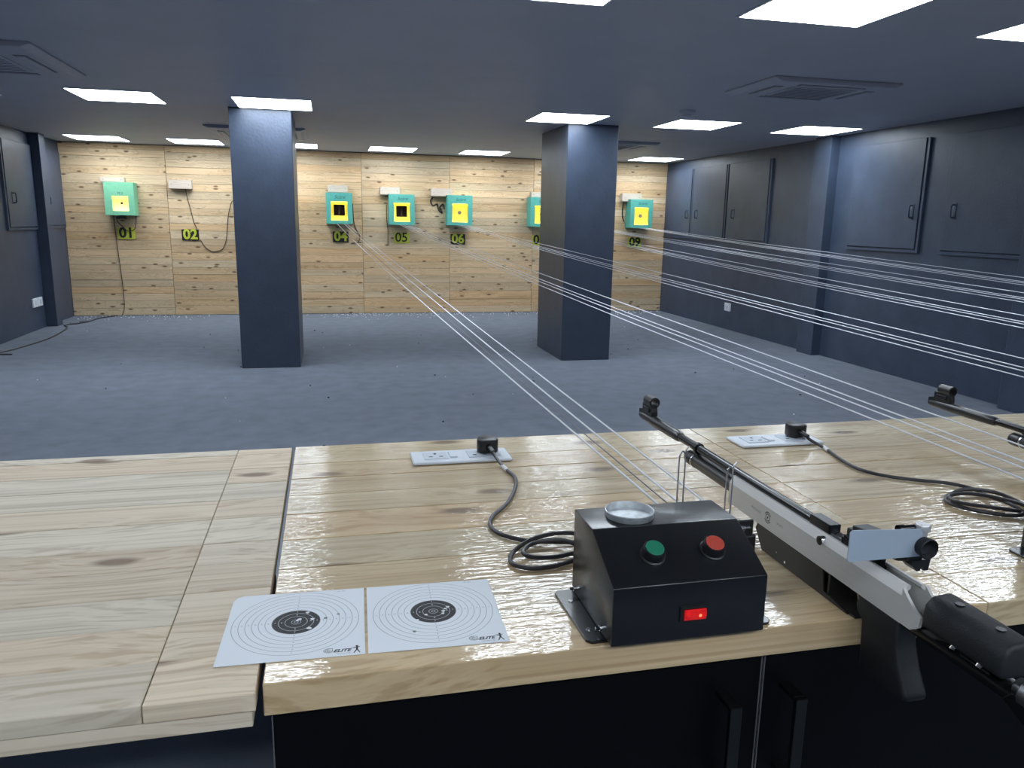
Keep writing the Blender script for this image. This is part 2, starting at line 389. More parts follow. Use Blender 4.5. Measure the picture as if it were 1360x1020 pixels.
shutter(WL, -1, 9.20, 9.99, 1.15, 2.04, 9.33, 1.45)
shutter(WL, -1, 10.29, 10.98, 1.16, 2.04, 10.40, 1.45)
shutter(WR, 1, 10.16, 10.98, 1.15, 2.05, 10.24, 1.44)
shutter(WR, 1, 9.20, 10.08, 1.14, 2.05, 9.95, 1.44)
shutter(WR, 1, 8.20, 9.10, 1.13, 2.05, 8.95, 1.44)
shutter(WR, 1, 5.80, 6.70, 1.13, 2.05, 5.87, 1.445)
shutter(WR, 1, 4.72, 5.50, 1.13, 2.05, 5.40, 1.445)

# ------------------------------------------------------------------ ceiling lights
def ceiling_light(x, y, label):
    root = empty('ceiling_light', (x + .2975, y + .2975, HC), label, 'ceiling light', 'square light panels in the ceiling')
    h = .2975
    def fr(bm):
        t = .012
        for a in ((-h, h, -h, -h + t), (-h, h, h - t, h), (-h, -h + t, -h + t, h - t), (h - t, h, -h + t, h - t)):
            box2(bm, a[0], a[1], a[2], a[3], -.006, 0.0)
    part('frame', 'panel_frame', root, fr)
    part('diffuser', 'panel_glow', root, lambda bm: box2(bm, -h + .012, h - .012, -h + .012, h - .012, -.007, -.002))
cols = [-2.99, -1.81, -0.68, 0.54, 1.73, 2.94, 4.14]
colname = {0: 'against the left wall', 1: 'second from the left wall', 2: 'in line with the left pillar', 3: 'midway between the pillars', 4: 'in line with the right pillar', 5: 'second from the right wall', 6: 'against the right wall'}
for r_, ys, rn in ((0, 10.08, 'row by the plank wall'), (1, 6.40, 'row at the pillars'), (2, 2.67, 'row nearest the bench'), (3, -1.05, 'row behind the bench')):
    for c, x in enumerate(cols):
        if (r_ == 1 and c == 3) or (r_ == 3 and c in (0, 6)): continue
        if r_ == 0 and c == 0: x = -2.90
        ceiling_light(x, ys, 'lit square ceiling panel %s, %s' % (colname[c], rn))

# air conditioning cassettes painted like the ceiling
def cassette(x0, x1, y0, y1, label):
    cx, cy = (x0 + x1) / 2, (y0 + y1) / 2; hx, hy = (x1 - x0) / 2, (y1 - y0) / 2
    root = empty('air_conditioner', (cx, cy, HC), label, 'air conditioner', 'ceiling air conditioning cassettes')
    def body(bm):
        prism(bm, [(-hx, 0), (hx, 0), (hx, -.010), (hx - .05, -.030), (-hx + .05, -.030), (-hx, -.010)], -hy, hy, 'Y', 0.003)
    part('fascia', 'cassette_paint', root, body)
    gx, gy = hx * .52, hy * .52
    g = part('grille', 'cassette_paint', root, lambda bm: box2(bm, -gx, gx, -gy, gy, -.036, -.028, .003))
    for k in range(9):
        yy = -gy * .85 + gy * 1.7 * k / 8
        part('grille_slat', 'slot_grey', g, lambda bm: box2(bm, -gx * .9, gx * .9, yy - .006, yy + .006, -.0375, -.034))
    for a in ((-gx, gx, -hy * .80, -hy * .66), (-gx, gx, hy * .66, hy * .80), (-hx * .80, -hx * .66, -gy, gy), (hx * .66, hx * .80, -gy, gy)):
        l = part('air_slot', 'slot_grey', root, lambda bm: box2(bm, a[0], a[1], a[2], a[3], -.032, -.026))
        mx_, my_ = (a[0] + a[1]) / 2, (a[2] + a[3]) / 2
        part('louvre', 'cassette_paint', l, lambda bm: box2(bm, a[0] + .012, a[1] - .012, a[2] + .012, a[3] - .012, -.038, -.030, .002))
cassette(-2.46, -1.49, 4.80, 5.81, 'air conditioning cassette in the ceiling at the far left')
cassette(2.62, 3.50, 4.40, 5.02, 'air conditioning cassette in the ceiling ahead of the right-hand rifle')
cassette(-1.16, -0.19, 8.42, 9.50, 'air conditioning cassette in the ceiling behind the left pillar')
cassette(2.66, 3.60, 8.30, 9.00, 'air conditioning cassette in the ceiling behind the right pillar')
o = part('smoke_detector', 'cassette_paint', None, lambda bm: lathe(bm, [(0, -.042), (.03, -.040), (.036, -.026), (.055, -.020), (.065, -.006), (.065, 0.0)], (2.79, 5.95, HC), (0, 0, 1)), smooth=True)
tag(o, 'small round smoke detector on the ceiling before the lit panels', 'smoke detector')

# ------------------------------------------------------------------ sockets on the side walls
def wall_socket(x, y, z, s, label, n=2):
    root = empty('wall_socket', (x, y, z), label, 'wall socket')
    for k in range(n):
        yy = (k - (n - 1) / 2) * .15
        pl = part('plate', 'white_plastic', root, lambda bm: box2(bm, 0, s * .018, yy - .07, yy + .07, -.05, .05, .005))
        part('switch', 'socket_grey', pl, lambda bm: box2(bm, s * .017, s * .022, yy - .02, yy + .02, -.022, .022, .001))
wall_socket(XL, 9.78, 0.31, 1, 'pair of white sockets low on the dark left wall')
wall_socket(XR, 8.96, 0.285, -1, 'single white socket low on the dark right wall', 1)

# ------------------------------------------------------------------ targets, blocks, number signs
TW, TH = 0.345, 0.405
def target_box(cx, ztop, kind, number, label, scribble):
    yf = 10.85; dep = D - .002 - yf
    root = empty('target_box', (cx, yf, ztop - TH), label, 'target box', 'target boxes on the plank wall')
    w2 = TW / 2
    if kind == 'pale': hx0, hx1, hz0, hz1 = -.085, .102, .055, .235
    else: hx0, hx1, hz0, hz1 = -.108, .108, .045, .290
    face = 'green_board' if kind == 'pale' else 'teal_board'
    def casing(bm):
        t = .012
        box2(bm, -w2, -w2 + t, .012, dep, 0, TH); box2(bm, w2 - t, w2, .012, dep, 0, TH)
        box2(bm, -w2 + t, w2 - t, .012, dep, 0, t); box2(bm, -w2 + t, w2 - t, .012, dep, TH - t, TH)
        box2(bm, -w2 + t, w2 - t, dep - .01, dep, t, TH - t)
    part('casing', face, root, casing)
    fp = part('front_board', face, root, lambda bm: frame_plate(bm, -w2, w2, 0, TH, hx0, hx1, hz0, hz1, 0, .012))
    text_part('marker_writing', scribble, .060 if kind != 'pale' else .045, 'marker_ink', fp, (.01, -.0012, (TH + hz1) / 2 if kind != 'pale' else hz1 + .035), (PI / 2, 0, 0), shear=.25)
    zc = (hz0 + hz1) / 2 + .012; xc = (hx0 + hx1) / 2
    rw = .07 if kind == 'pale' else .045
    card_mat = 'cream_card' if kind == 'pale' else 'yellow_card'
    # lit recess: four sides in yellow card
    def rec(bm):
        t = .003
        g = .018
        box2(bm, hx0 - t - g, hx0 - g, .012, rw, hz0 - t - g, hz1 + t + g); box2(bm, hx1 + g, hx1 + g + t, .012, rw, hz0 - t - g, hz1 + t + g)
        box2(bm, hx0 - g, hx1 + g, .012, rw, hz0 - t - g, hz0 - g); box2(bm, hx0 - g, hx1 + g, .012, rw, hz1 + g, hz1 + g + t)
    part('lit_recess', card_mat, root, rec)
    if kind == 'open':
        h = .072
        c = part('card_frame', 'yellow_card', root, lambda bm: frame_plate(bm, hx0 - .021, hx1 + .021, hz0 - .021, hz1 + .021, xc - h, xc + h, zc - h, zc + h, rw, rw + .003))
        text_part('card_writing', 'target', .036, 'orange_ink', c, (0, rw - .001, hz0 + .030), (PI / 2, 0, 0))
        part('pellet_trap', 'pellet_trap', root, lambda bm: (box2(bm, hx0, hx1, .15, .156, hz0, hz1), box2(bm, xc - .012, xc + .012, .10, .15, zc - h, zc + h)))
    else:
        c = part('target_card', card_mat, root, lambda bm: box2(bm, hx0 - .021, hx1 + .021, rw, rw + .003, hz0 - .021, hz1 + .021))
        rr = .014 if kind == 'pale' else .024
        part('bullseye', 'ink_grey' if kind != 'pale' else 'ink', c, lambda bm: cyl(bm, (xc, rw - .001, zc - .008), (xc, rw + .0005, zc - .008), rr, n=20))
        if kind != 'pale':
            text_part('card_writing', 'target', .034, 'orange_ink', c, (0, rw - .001, hz0 + .022), (PI / 2, 0, 0))
            text_part('card_writing', 'score', .030, 'orange_ink', c, (0, rw - .001, hz1 - .022), (PI / 2, 0, 0))
    # led strip tucked behind the top edge of the opening
    part('led_strip', 'led_strip', root, lambda bm: (box2(bm, hx0 - .01, hx1 + .01, .014, .020, hz1 + .004, hz1 + .014), box2(bm, hx0 - .01, hx1 + .01, .014, .020, hz0 - .014, hz0 - .004)))
    if kind == 'pale':
        part('motor', 'black_plastic', root, lambda bm: box2(bm, -.055, .045, .03, .12, -.045, .0, .004))
    return root
T = {1: (-2.53, 1.695, 'pale', 'M.2'), 3: (-0.885, 1.64, 'card', 'Score'), 4: (0.162, 1.634, 'open', 'Score'), 5: (0.993, 1.634, 'open', 'Score'), 6: (1.791, 1.640, 'card', 'Score'), 7: (2.970, 1.64, 'card', 'Score'), 8: (3.70, 1.64, 'card', 'Score'), 9: (4.47, 1.646, 'card', 'Score')}
TL = {1: 'pale green target box with a small dark bullseye above sign zero-one', 3: 'teal target box mostly hidden behind the left pillar', 4: 'teal target box with a dark square opening above sign zero-four',
      5: 'teal target box with a dark square opening above sign zero-five', 6: 'teal target box with a bright yellow card above sign zero-six', 7: 'teal target box cut off by the left edge of the right pillar', 8: 'teal target box hidden behind the right pillar', 9: 'teal target box with a yellow card above sign zero-nine'}
for n, (cx, zt, k, s) in T.items(): target_box(cx, zt, k, n, TL[n], s)
# whitewashed wooden blocks above the boxes
for n, x0, x1, z0, z1, lb in ((1, -2.757, -2.482, 1.700, 1.758, 'above the pale green target box'), (2, -1.963, -1.686, 1.637, 1.746, 'standing alone above sign zero-two'), (4, .019, .283, 1.640, 1.74, 'above the teal target box of sign zero-four'),
                              (5, .714, .976, 1.627, 1.730, 'above and left of the target box of sign zero-five'), (6, 1.404, 1.691, 1.624, 1.728, 'above and left of the target box of sign zero-six'), (7, 2.832, 3.10, 1.645, 1.714, 'beside the left edge of the right pillar'), (9, 4.202, 4.501, 1.617, 1.733, 'above and left of the target box of sign zero-nine')):
    yb = 10.95
    if z0 < 1.66 and n in (4,): z0 = 1.641
    root = empty('mounting_block', ((x0 + x1) / 2, D - .002, z0), 'whitewashed wooden block ' + lb, 'wooden block', 'wooden blocks on the plank wall')
    hw = (x1 - x0) / 2; hh = z1 - z0; dp = .095 if n not in (5, 6, 9, 7) else .095
    if n in (5, 6, 7, 9):   # stop short of the target box beside it
        tb = T[n]; lim = tb[0] - TW / 2 - .004
        if z0 < tb[1] and x1 > lim:
            z0n = tb[1] + .002
            part('board', 'whitewashed_wood', root, lambda bm: (box2(bm, -hw, lim - (x0 + x1) / 2, -dp, 0, 0, hh, .002), box2(bm, lim - (x0 + x1) / 2 - .001, hw, -dp, 0, z0n - z0, hh, .002)))
        else: part('board', 'whitewashed_wood', root, lambda bm: box2(bm, -hw, hw, -dp, 0, 0, hh, .002))
    else: part('board', 'whitewashed_wood', root, lambda bm: box2(bm, -hw, hw, -dp, 0, 0, hh, .002))
    for s in (-1, 1): part('screw', 'gunmetal', root, lambda bm: cyl(bm, (s * hw * .75, -dp - .002, hh * .5), (s * hw * .75, -dp, hh * .5), .005, n=10))
# number signs
for n, cx, zc, dark in ((1, -2.522, 1.062, 0), (2, -1.752, 1.053, 1), (4, .174, 1.053, 1), (5, 1.0, 1.049, 0), (6, 1.794, 1.04, 1), (7, 2.985, 1.041, 0), (9, 4.461, 1.026, 0)):
    lb = ('black number sign with yellow digits %s' if dark else 'yellow number sign with black digits %s') % {1: 'zero-one', 2: 'zero-two', 4: 'zero-four', 5: 'zero-five', 6: 'zero-six', 7: 'zero-seven', 9: 'zero-nine'}[n]
    root = empty('number_sign', (cx, D - .0005, zc), lb + ' on the plank wall', 'sign', 'lane number signs')
    part('plate', 'sign_black' if dark else 'sign_yellow', root, lambda bm: box2(bm, -.105, .105, -.012, -.002, -.072, .072, .002))
    text_part('digits', '0%d' % n, .178, 'sign_yellow' if dark else 'sign_black', root, (0, -.0135, .003), (PI / 2, 0, 0), offset=.0055 if n != 5 else .002, extrude=.001)

# cables on the plank wall
def cable(name, pts, r, mt, label, cat='cable', sub=8, group=None):
    bm = bmesh.new(); tube(bm, smooth_path(pts, sub), r, 7)
    o = finish(name, bm, mt, None, smooth=True); tag(o, label, cat, group); return o
yw = D - .008
def wl(pts): return [(a, yw, b) for a, b in pts]
cable('wall_cable', wl([(-1.775, 1.634), (-1.76, 1.52), (-1.73, 1.38), (-1.70, 1.22), (-1.665, 1.135)]), .0045, 'wire_brown', 'dark cable hanging from the lone block to sign zero-two')
cable('wall_cable', wl([(-1.632, .99), (-1.58, .90), (-1.50, .845), (-1.42, .85), (-1.36, .88), (-1.31, 1.0), (-1.29, 1.15), (-1.27, 1.30), (-1.24, 1.42), (-1.20, 1.50), (-1.07, 1.52)]), .0045, 'wire_brown', 'dark cable looping from sign zero-two up behind the left pillar')
cable('wall_cable', wl([(-2.66, 1.285), (-2.65, 1.0), (-2.635, .7), (-2.62, .35), (-2.625, .10), (-2.66, .004)]), .0045, 'wire_brown', 'thin dark cable running from the pale green box down to the floor')
cable('wall_cable', [(-2.61, 10.95, 1.285), (-2.60, 10.98, 1.21), (-2.56, 11.02, 1.15), (-2.50, 11.031, 1.09), (-2.43, 11.031, 1.11), (-2.40, 11.02, 1.17), (-2.38, 10.98, 1.285)], .005, 'wire_brown', 'dark cable looped beneath the pale green target box')
cable('wall_cable', wl([(.345, 1.50), (.352, 1.30), (.37, 1.20), (.40, 1.12), (.43, 1.07), (.41, .99), (.31, .965)]), .005, 'wire_brown', 'dark cable hanging beside the target box of sign zero-four')
cable('wall_cable', wl([(.80, 1.50), (.80, 1.30), (.815, 1.15), (.81, .95)]), .005, 'wire_brown', 'dark cable hanging below the left side of the target box of sign zero-five')
cable('wall_cable', wl([(1.44, 1.615), (1.41, 1.56), (1.44, 1.50), (1.50, 1.52), (1.52, 1.44), (1.57, 1.40), (1.54, 1.48), (1.585, 1.52), (1.60, 1.45)]), .009, 'black_rubber', 'tangled dark cable bunch left of the target box of sign zero-six')
cable('wall_cable', wl([(4.255, 1.61), (4.245, 1.50), (4.25, 1.40), (4.275, 1.33)]), .008, 'black_rubber', 'dark cable hanging left of the target box of sign zero-nine')
cable('floor_cable', [(-2.70, 10.98, .006), (-2.85, 10.75, .006), (-2.90, 10.35, .006), (-3.06, 10.12, .006), (-2.98, 9.9, .006), (-2.93, 9.6, .006), (-2.90, 8.95, .006), (-2.98, 8.35, .006), (-3.05, 8.05, .006), (-2.90, 8.0, .006)], .008, 'cable_black', 'dark cable trailing across the carpet along the left wall')
cable('floor_cable', [(-3.06, 10.30, .006), (-2.98, 10.20, .006), (-2.88, 10.45, .006), (-2.98, 10.36, .006)], .008, 'cable_black', 'short dark cable curl on the carpet by the left pilaster')

# paper crumbs and pellets at the foot of the plank wall: nobody could count them
bm = bmesh.new()
for i in range(360):
    if i < 330:
        x = random.choice((random.gauss(.35, .35), random.gauss(1.2, .5), random.gauss(2.9, .5), random.uniform(-3.1, -1.5), random.gauss(4.5, .25))); y = D - .03 - abs(random.gauss(0, .22))
    else: x = random.uniform(-3, 4.7); y = random.uniform(3.2, 10.8)
    if not (XL + .05 < x < XR - .05): continue
    s = random.uniform(.003, .010) * (1 if i < 330 else .6)
    a = random.uniform(0, PI)
    bx(bm, (x, y, .0035), (s * 1.6, s, .006), 0, Matrix.Rotation(a, 3, 'Z'))
o = finish('paper_crumbs', bm, 'paper_scrap'); o['kind'] = 'stuff'; tag(o, 'scattered white paper crumbs on the carpet below the targets', 'paper crumbs')
bm = bmesh.new()
for i in range(40):
    x = random.uniform(-2.5, 4.5); y = random.uniform(3.5, 9.5); s = random.uniform(.006, .014)
    bx(bm, (x, y, .004), (s, s * .8, .007), 0, Matrix.Rotation(random.uniform(0, 3), 3, 'Z'))
o = finish('dark_crumbs', bm, 'dark_gap'); o['kind'] = 'stuff'; tag(o, 'scattered dark specks on the carpet', 'specks')

# ------------------------------------------------------------------ bench
BY0, BY1 = .805, 1.733
root = empty('worktop', (2.4, 1.27, ZB), 'varnished pine plank worktop under the control boxes and rifles', 'worktop')
rows = [.805, .895, 1.012, 1.096, 1.203, 1.316, 1.412, 1.508, 1.603, 1.733]
segs_even = [-.085, .871, 2.07, 3.27, 4.60]
for k in range(len(rows) - 1):
    for s in range(4):
        x0, x1 = segs_even[s], segs_even[s + 1]
        y0, y1 = rows[k], rows[k + 1]
        bm = bmesh.new(); bx(bm, (0, 0, 0), (x1 - x0 - .0012, y1 - y0 - .0012, .04), .0012, seg=1)
        o = finish('plank', bm, 'pine_varnished', root, loc=((x0 + x1) / 2 - 2.4, (y0 + y1) / 2 - 1.27, -.02 - random.choice((0, .0003, .0006))))
# front edge: bullnose strip
FL = empty('table_flap', (-.66, 1.26, ZB), 'bare pine plank table on the left, beside the varnished worktop', 'table')
rowsL = [.790, .877, .960, 1.045, 1.132, 1.212, 1.317, 1.410, 1.500, 1.590, 1.690, 1.730]
for k in range(len(rowsL) - 1):
    for (x0, x1) in ((-1.45, -.2045), (-.2045, -.0905)):
        y0, y1 = rowsL[k], rowsL[k + 1]
        bm = bmesh.new(); bx(bm, (0, 0, 0), (x1 - x0 - .0012, y1 - y0 - .0012, .0215), .001, seg=1)
        finish('plank', bm, 'pine_bare', FL, loc=((x0 + x1) / 2 + .66, (y0 + y1) / 2 - 1.26, -.011 - random.choice((0, .0003, .0006))))
for (y0, y1) in ((.793, .86), (1.24, 1.30), (1.66, 1.727)):
    bm = bmesh.new(); bx(bm, (0, 0, 0), (1.355, y1 - y0, .020), .001, seg=1)
    finish('batten', bm, 'pine_bare', FL, loc=(-1.45 + .6775 + .66, (y0 + y1) / 2 - 1.26, -.0325))

part('added_shade_panel', 'carpet', FL, lambda bm: box2(bm, -.735 + .66, -.0905 + .66, 1.10 - 1.26, 1.13 - 1.26, -ZB, -.0225))  # guessed carpet panel, added to darken the space under the table

def cabinet(x0, x1, label, hx=None):
    root = empty('cabinet', ((x0 + x1) / 2, 1.2, 0), label, 'cabinet', 'black cabinets under the worktops')
    cx = (x0 + x1) / 2; a, b = x0 - cx, x1 - cx
    part('body', 'black_laminate', root, lambda bm: box2(bm, a, b, .835 - 1.2, .45, 0, .7585, .001))
    d = part('door', 'black_laminate', root, lambda bm: box2(bm, a + .002, b - .002, .815 - 1.2, .834 - 1.2, .06, .755, .0012))
    for xx in (a + .0005, b - .0005 - .0015):
        part('edge_band', 'edge_band', root, lambda bm: box2(bm, xx, xx + .0015, .8148 - 1.2, .835 - 1.2, .06, .755))
    if hx is not None:
        h = hx - cx
        def hd(bm):
            box2(bm, h - .008, h + .008, .775 - 1.2, .782 - 1.2, .585, .712, .001)
            box2(bm, h - .008, h + .008, .782 - 1.2, .816 - 1.2, .706, .712, .001)
            box2(bm, h - .008, h + .008, .782 - 1.2, .816 - 1.2, .585, .591, .001)
        part('pull_handle', 'handle_black', d, hd)
cabinet(-.078, .536, 'black cabinet under the worktop below the shooting targets and near control box', .480)
cabinet(.538, 1.150, 'black cabinet under the worktop below the nearer rifle', .572)
cabinet(1.152, 1.77, 'black cabinet under the worktop right of the nearer rifle', 1.72)
cabinet(1.772, 2.39, 'third black cabinet under the worktop from the bare pine table, counting rightwards past the rifle', 1.80)
cabinet(2.392, 3.49, 'black cabinet under the worktop far to the right')
cabinet(3.492, 4.60, 'black cabinet under the worktop against the right wall side')
o = None
def stand(bm): pass
LC = empty('cabinet', (-1.0, 1.3, 0), 'black cabinet under the far left end of the bare pine table', 'cabinet', 'black cabinets under the worktops')
part('body', 'black_laminate', LC, lambda bm: box2(bm, -.42, .26, -.30, .29, 0, .757, .001))
part('door', 'black_laminate', LC, lambda bm: box2(bm, -.418, .258, -.32, -.301, .06, .755, .001))

# ------------------------------------------------------------------ socket strips, plugs and cables on the bench
def socket_strip(dx, label, rot=0.0):
    root = empty('socket_strip', (.266 + dx, 1.588, ZB), label, 'socket strip', 'white socket strips on the worktop', rotz=rot)
    b = part('plate', 'white_plastic', root, lambda bm: box2(bm, -.106, .106, -.042, .042, 0, .007, .005, 3))
    for k, xc in enumerate((-.055, .040)):
        s = part('socket', 'socket_grey', root, lambda bm: box2(bm, xc - .026, xc + .026, -.024, .024, .0065, .0085, .001))
        for (hx_, hy_, w_, h_) in ((0, .011, .005, .008), (-.011, -.009, .008, .004), (.011, -.009, .008, .004)):
            part('socket_hole', 'ink', s, lambda bm: box2(bm, xc + hx_ - w_ / 2, xc + hx_ + w_ / 2, hy_ - h_ / 2, hy_ + h_ / 2, .0084, .0088))
        part('rocker', 'white_plastic', root, lambda bm: box2(bm, xc + .029, xc + .045, -.018, .018, .0065, .0105, .001))
socket_strip(0, 'white socket strip on the worktop with the left black plug')
socket_strip(.755, 'white socket strip on the worktop behind the nearer rifle')
def plug_cable(dx, pts, label, plabel):
    root = empty('power_cable', (.325 + dx, 1.60, ZB), label, 'power cable', 'black power cables on the worktop')
    ox, oy = .325 + dx, 1.60
    def body(bm):
        prism(bm, [(-.024, -.012), (-.020, .010), (-.008, .024), (.008, .024), (.020, .010), (.024, -.012), (.018, -.022), (-.018, -.022)], .010, .040, 'Z', .004)
    part('plug', 'black_plastic', root, body, smooth=True)
    P = [(-.0, -.020, .024), (.004, -.045, .020)] + [(x - ox, y - oy, z - ZB) for x, y, z in pts]
    part('cord', 'cable_black', root, lambda bm: tube(bm, smooth_path(P, 7), .0036, 9), smooth=True)
    part('strain_relief', 'black_plastic', root, lambda bm: cyl(bm, (0, -.016, .025), (.005, -.048, .0195), .007, .005, 12), smooth=True)
    a = Vector(P[3]); d_ = (Vector(P[4]) - Vector(P[3])).normalized()
    part('cable_tag', 'tape_white', root, lambda bm: cyl(bm, a - d_ * .016, a + d_ * .014, .0047, n=12), smooth=True)
z0 = ZB + .0045
p1 = [(.334, 1.53, ZB + .012), (.341, 1.487, z0), (.348, 1.43, z0), (.335, 1.37, z0), (.304, 1.295, z0), (.264, 1.235, z0), (.250, 1.19, z0), (.262, 1.150, z0), (.297, 1.119, z0), (.338, 1.098, z0 + .004), (.368, 1.080, z0 + .008), (.385, 1.07, z0 + .008), (.375, 1.045, z0 + .004), (.345, 1.035, z0), (.305, 1.022, z0), (.272, 1.024, z0), (.252, 1.045, z0), (.262, 1.080, z0), (.295, 1.105, z0 + .007), (.335, 1.112, z0 + .012), (.375, 1.115, z0 + .008), (.40, 1.10, z0 + .004), (.395, 1.06, z0), (.36, 1.048, z0 + .007), (.315, 1.038, z0 + .007), (.283, 1.045, z0 + .007), (.275, 1.066, z0 + .007), (.300, 1.088, z0 + .010), (.345, 1.075, z0 + .015), (.385, 1.03, z0 + .006), (.405, .99, z0 + .012), (.405, .953, z0 + .02)]
plug_cable(0, p1, 'black power cable looped on the worktop beside the near control box', 'plug')
p2 = [(1.09, 1.55, ZB + .012), (1.098, 1.50, z0), (1.080, 1.42, z0), (1.075, 1.355, z0), (1.098, 1.305, z0), (1.145, 1.268, z0), (1.195, 1.240, z0), (1.218, 1.20, z0), (1.205, 1.15, z0 + .004), (1.195, 1.09, z0 + .010), (1.19, 1.06, z0 + .004), (1.165, 1.07, z0), (1.125, 1.105, z0), (1.110, 1.145, z0), (1.135, 1.175, z0), (1.185, 1.185, z0 + .007), (1.235, 1.165, z0 + .004), (1.245, 1.11, z0), (1.215, 1.065, z0 + .004), (1.155, 1.085, z0 + .009), (1.115, 1.125, z0 + .007), (1.125, 1.16, z0 + .007), (1.175, 1.15, z0 + .010), (1.205, 1.07, z0 + .015), (1.18, 1.0, z0 + .012), (1.175, .953, z0 + .02)]
plug_cable(.755, p2, 'black power cable looped on the worktop beyond the nearer rifle', 'plug')

# ------------------------------------------------------------------ control boxes
def control_box(dx, label):
    ox, oy = .4175 + dx, .87
    root = empty('control_box', (ox, oy, ZB), label, 'control box', 'black control boxes on the worktop')
    hw = .1015
    prof = [(.794 - oy, .004), (.794 - oy, .079), (.877 - oy, .121), (.950 - oy, .121), (.950 - oy, .004)]
    part('housing', 'black_coat', root, lambda bm: prism(bm, prof, -hw, hw, 'X', .0018), smooth=True)
    def tray(bm):
        prism(bm, [(-.125, -.052), (-.119, -.058), (.119, -.058), (.125, -.052), (.128, .074), (.122, .080), (-.122, .080), (-.128, .074)], 0, .0035, 'Z', .0006)
    part('base_plate', 'black_coat', root, tray)
    for sx in (-1, 1):
        for yy in (-.03, .045):
            s = part('screw', 'gunmetal', root, lambda bm: cyl(bm, (sx * .114, yy, .0034), (sx * .114, yy, .0050), .0042, .0030, 12))
        for yy in (-.045, .062):
            part('side_bolt', 'chrome', root, lambda bm: (cyl(bm, (sx * hw, yy, .013), (sx * (hw + .004), yy, .013), .0035, n=10), cyl(bm, (sx * (hw + .004), yy, .013), (sx * (hw + .009), yy, .013), .0022, n=8)))
    nrm = Vector((0, -(.121 - .079), .877 - .794)).normalized()
    for xb, mt in ((.381 - .4175, 'green_cap'), (.462 - .4175, 'red_cap')):
        base = Vector((xb, .834 - oy, .079 + .042 * (.834 - .794) / .083))
        bz = part('button', 'black_plastic', root, lambda bm: (lathe(bm, [(.0165, -.001), (.0165, .0015), (.0145, .0025), (.0140, .0125), (.0130, .0142), (.0118, .0142), (.0118, .0120), (0, .0120)], base, nrm)), smooth=True)
        part('button_cap', mt, bz, lambda bm: lathe(bm, [(.0117, .0118), (.0117, .0146), (.0112, .0150), (0, .0150)], base, nrm), smooth=True)
    part('switch_bezel', 'black_plastic', root, lambda bm: box2(bm, -.0150, .0210, .7915 - oy, .795 - oy, .0285, .0485, .001))
    rs = part('rocker_switch', 'rocker_red', root, lambda bm: prism(bm, [(.7918 - oy, .0305), (.7918 - oy, .0450), (.7895 - oy, .0440), (.7885 - oy, .0370), (.7900 - oy, .0310)], -.0100, .0190, 'X', .0006))
    part('switch_lamp', 'rocker_lamp', rs, lambda bm: lathe(bm, [(0, -.0016), (.0016, -.0012), (.0024, 0), (.0024, .002)], (.0105, .7893 - oy, .0370), (0, 1, 0), 14), smooth=True)
    part('switch_lip', 'black_plastic', root, lambda bm: box2(bm, -.0155, .0215, .7880 - oy, .795 - oy, .0470, .0490, .0005))
    return root
control_box(0, 'black control box with green and red buttons beside the round tin lid')
control_box(.755, 'black control box cut off by the right edge of the picture')
for n, wd in ((6, 'second'), (7, 'third'), (8, 'fourth'), (9, 'fifth')): control_box(.755 * (n - 4), 'black control box, %s along the bench past the one with the tin lid' % wd)
# tin lid
o = part('tin_lid', 'tin', None, lambda bm: lathe(bm, [(0, .0012), (.0306, .0012), (.0308, .0085), (.0312, .0090), (.0320, .0092), (.0328, .0085), (.0326, .0015), (.0316, 0), (0, 0)], (.380, .912, ZB + .1212), (0, 0, 1), 40), smooth=True)
tag(o, 'shallow round tin lid lying on top of the near control box', 'tin lid')

# target carriers: wire clips on a black carriage behind each control box
def carrier(dx, label):
    ox, oy = .53 + dx, .965
    root = empty('target_carrier', (ox, oy, ZB), label, 'target carrier', 'wire target carriers behind the control boxes')
    part('carriage', 'black_plastic', root, lambda bm: (box2(bm, -.075, .055, -.008, .008, .045, .072, .002), box2(bm, .045, .068, -.012, .012, 0, .060, .003), box2(bm, -.075, -.058, -.008, .008, 0, .045, .001)))
    br = part('bracket', 'black_plastic', root, lambda bm: box2(bm, .030, .062, -.011, -.008, .040, .084, .002))
    part('rivet', 'chrome', br, lambda bm: cyl(bm, (.044, -.013, .071), (.044, -.011, .071), .0045, n=12))
    for k, xc in enumerate((-.052, .024)):
        zt = .187 if k == 0 else .160
        def wire(bm):
            a = [(xc - .004, 0, zt - .002), (xc - .005, 0, zt - .02), (xc - .004, 0, .085), (xc, 0, .066), (xc + .004, 0, .085), (xc + .0045, 0, zt - .03), (xc + .0055, .002, zt), (xc + .011, .004, zt + .008)]
            tube(bm, smooth_path(a, 6), .0011, 6)
            tube(bm, smooth_path([(xc - .004, 0, zt - .002), (xc, 0, zt + .003), (xc + .004, 0, zt - .002)], 4), .0011, 6)
        part('wire_clip', 'steel_wire', root, wire, smooth=True)
    part('clear_plate', 'clear_plate', root, lambda bm: box2(bm, .005, .055, -.016, .018, .0725, .0745, .0005))
carrier(0, 'wire target carrier behind the near control box')
carrier(.755, 'wire target carrier behind the control box at the right picture edge')

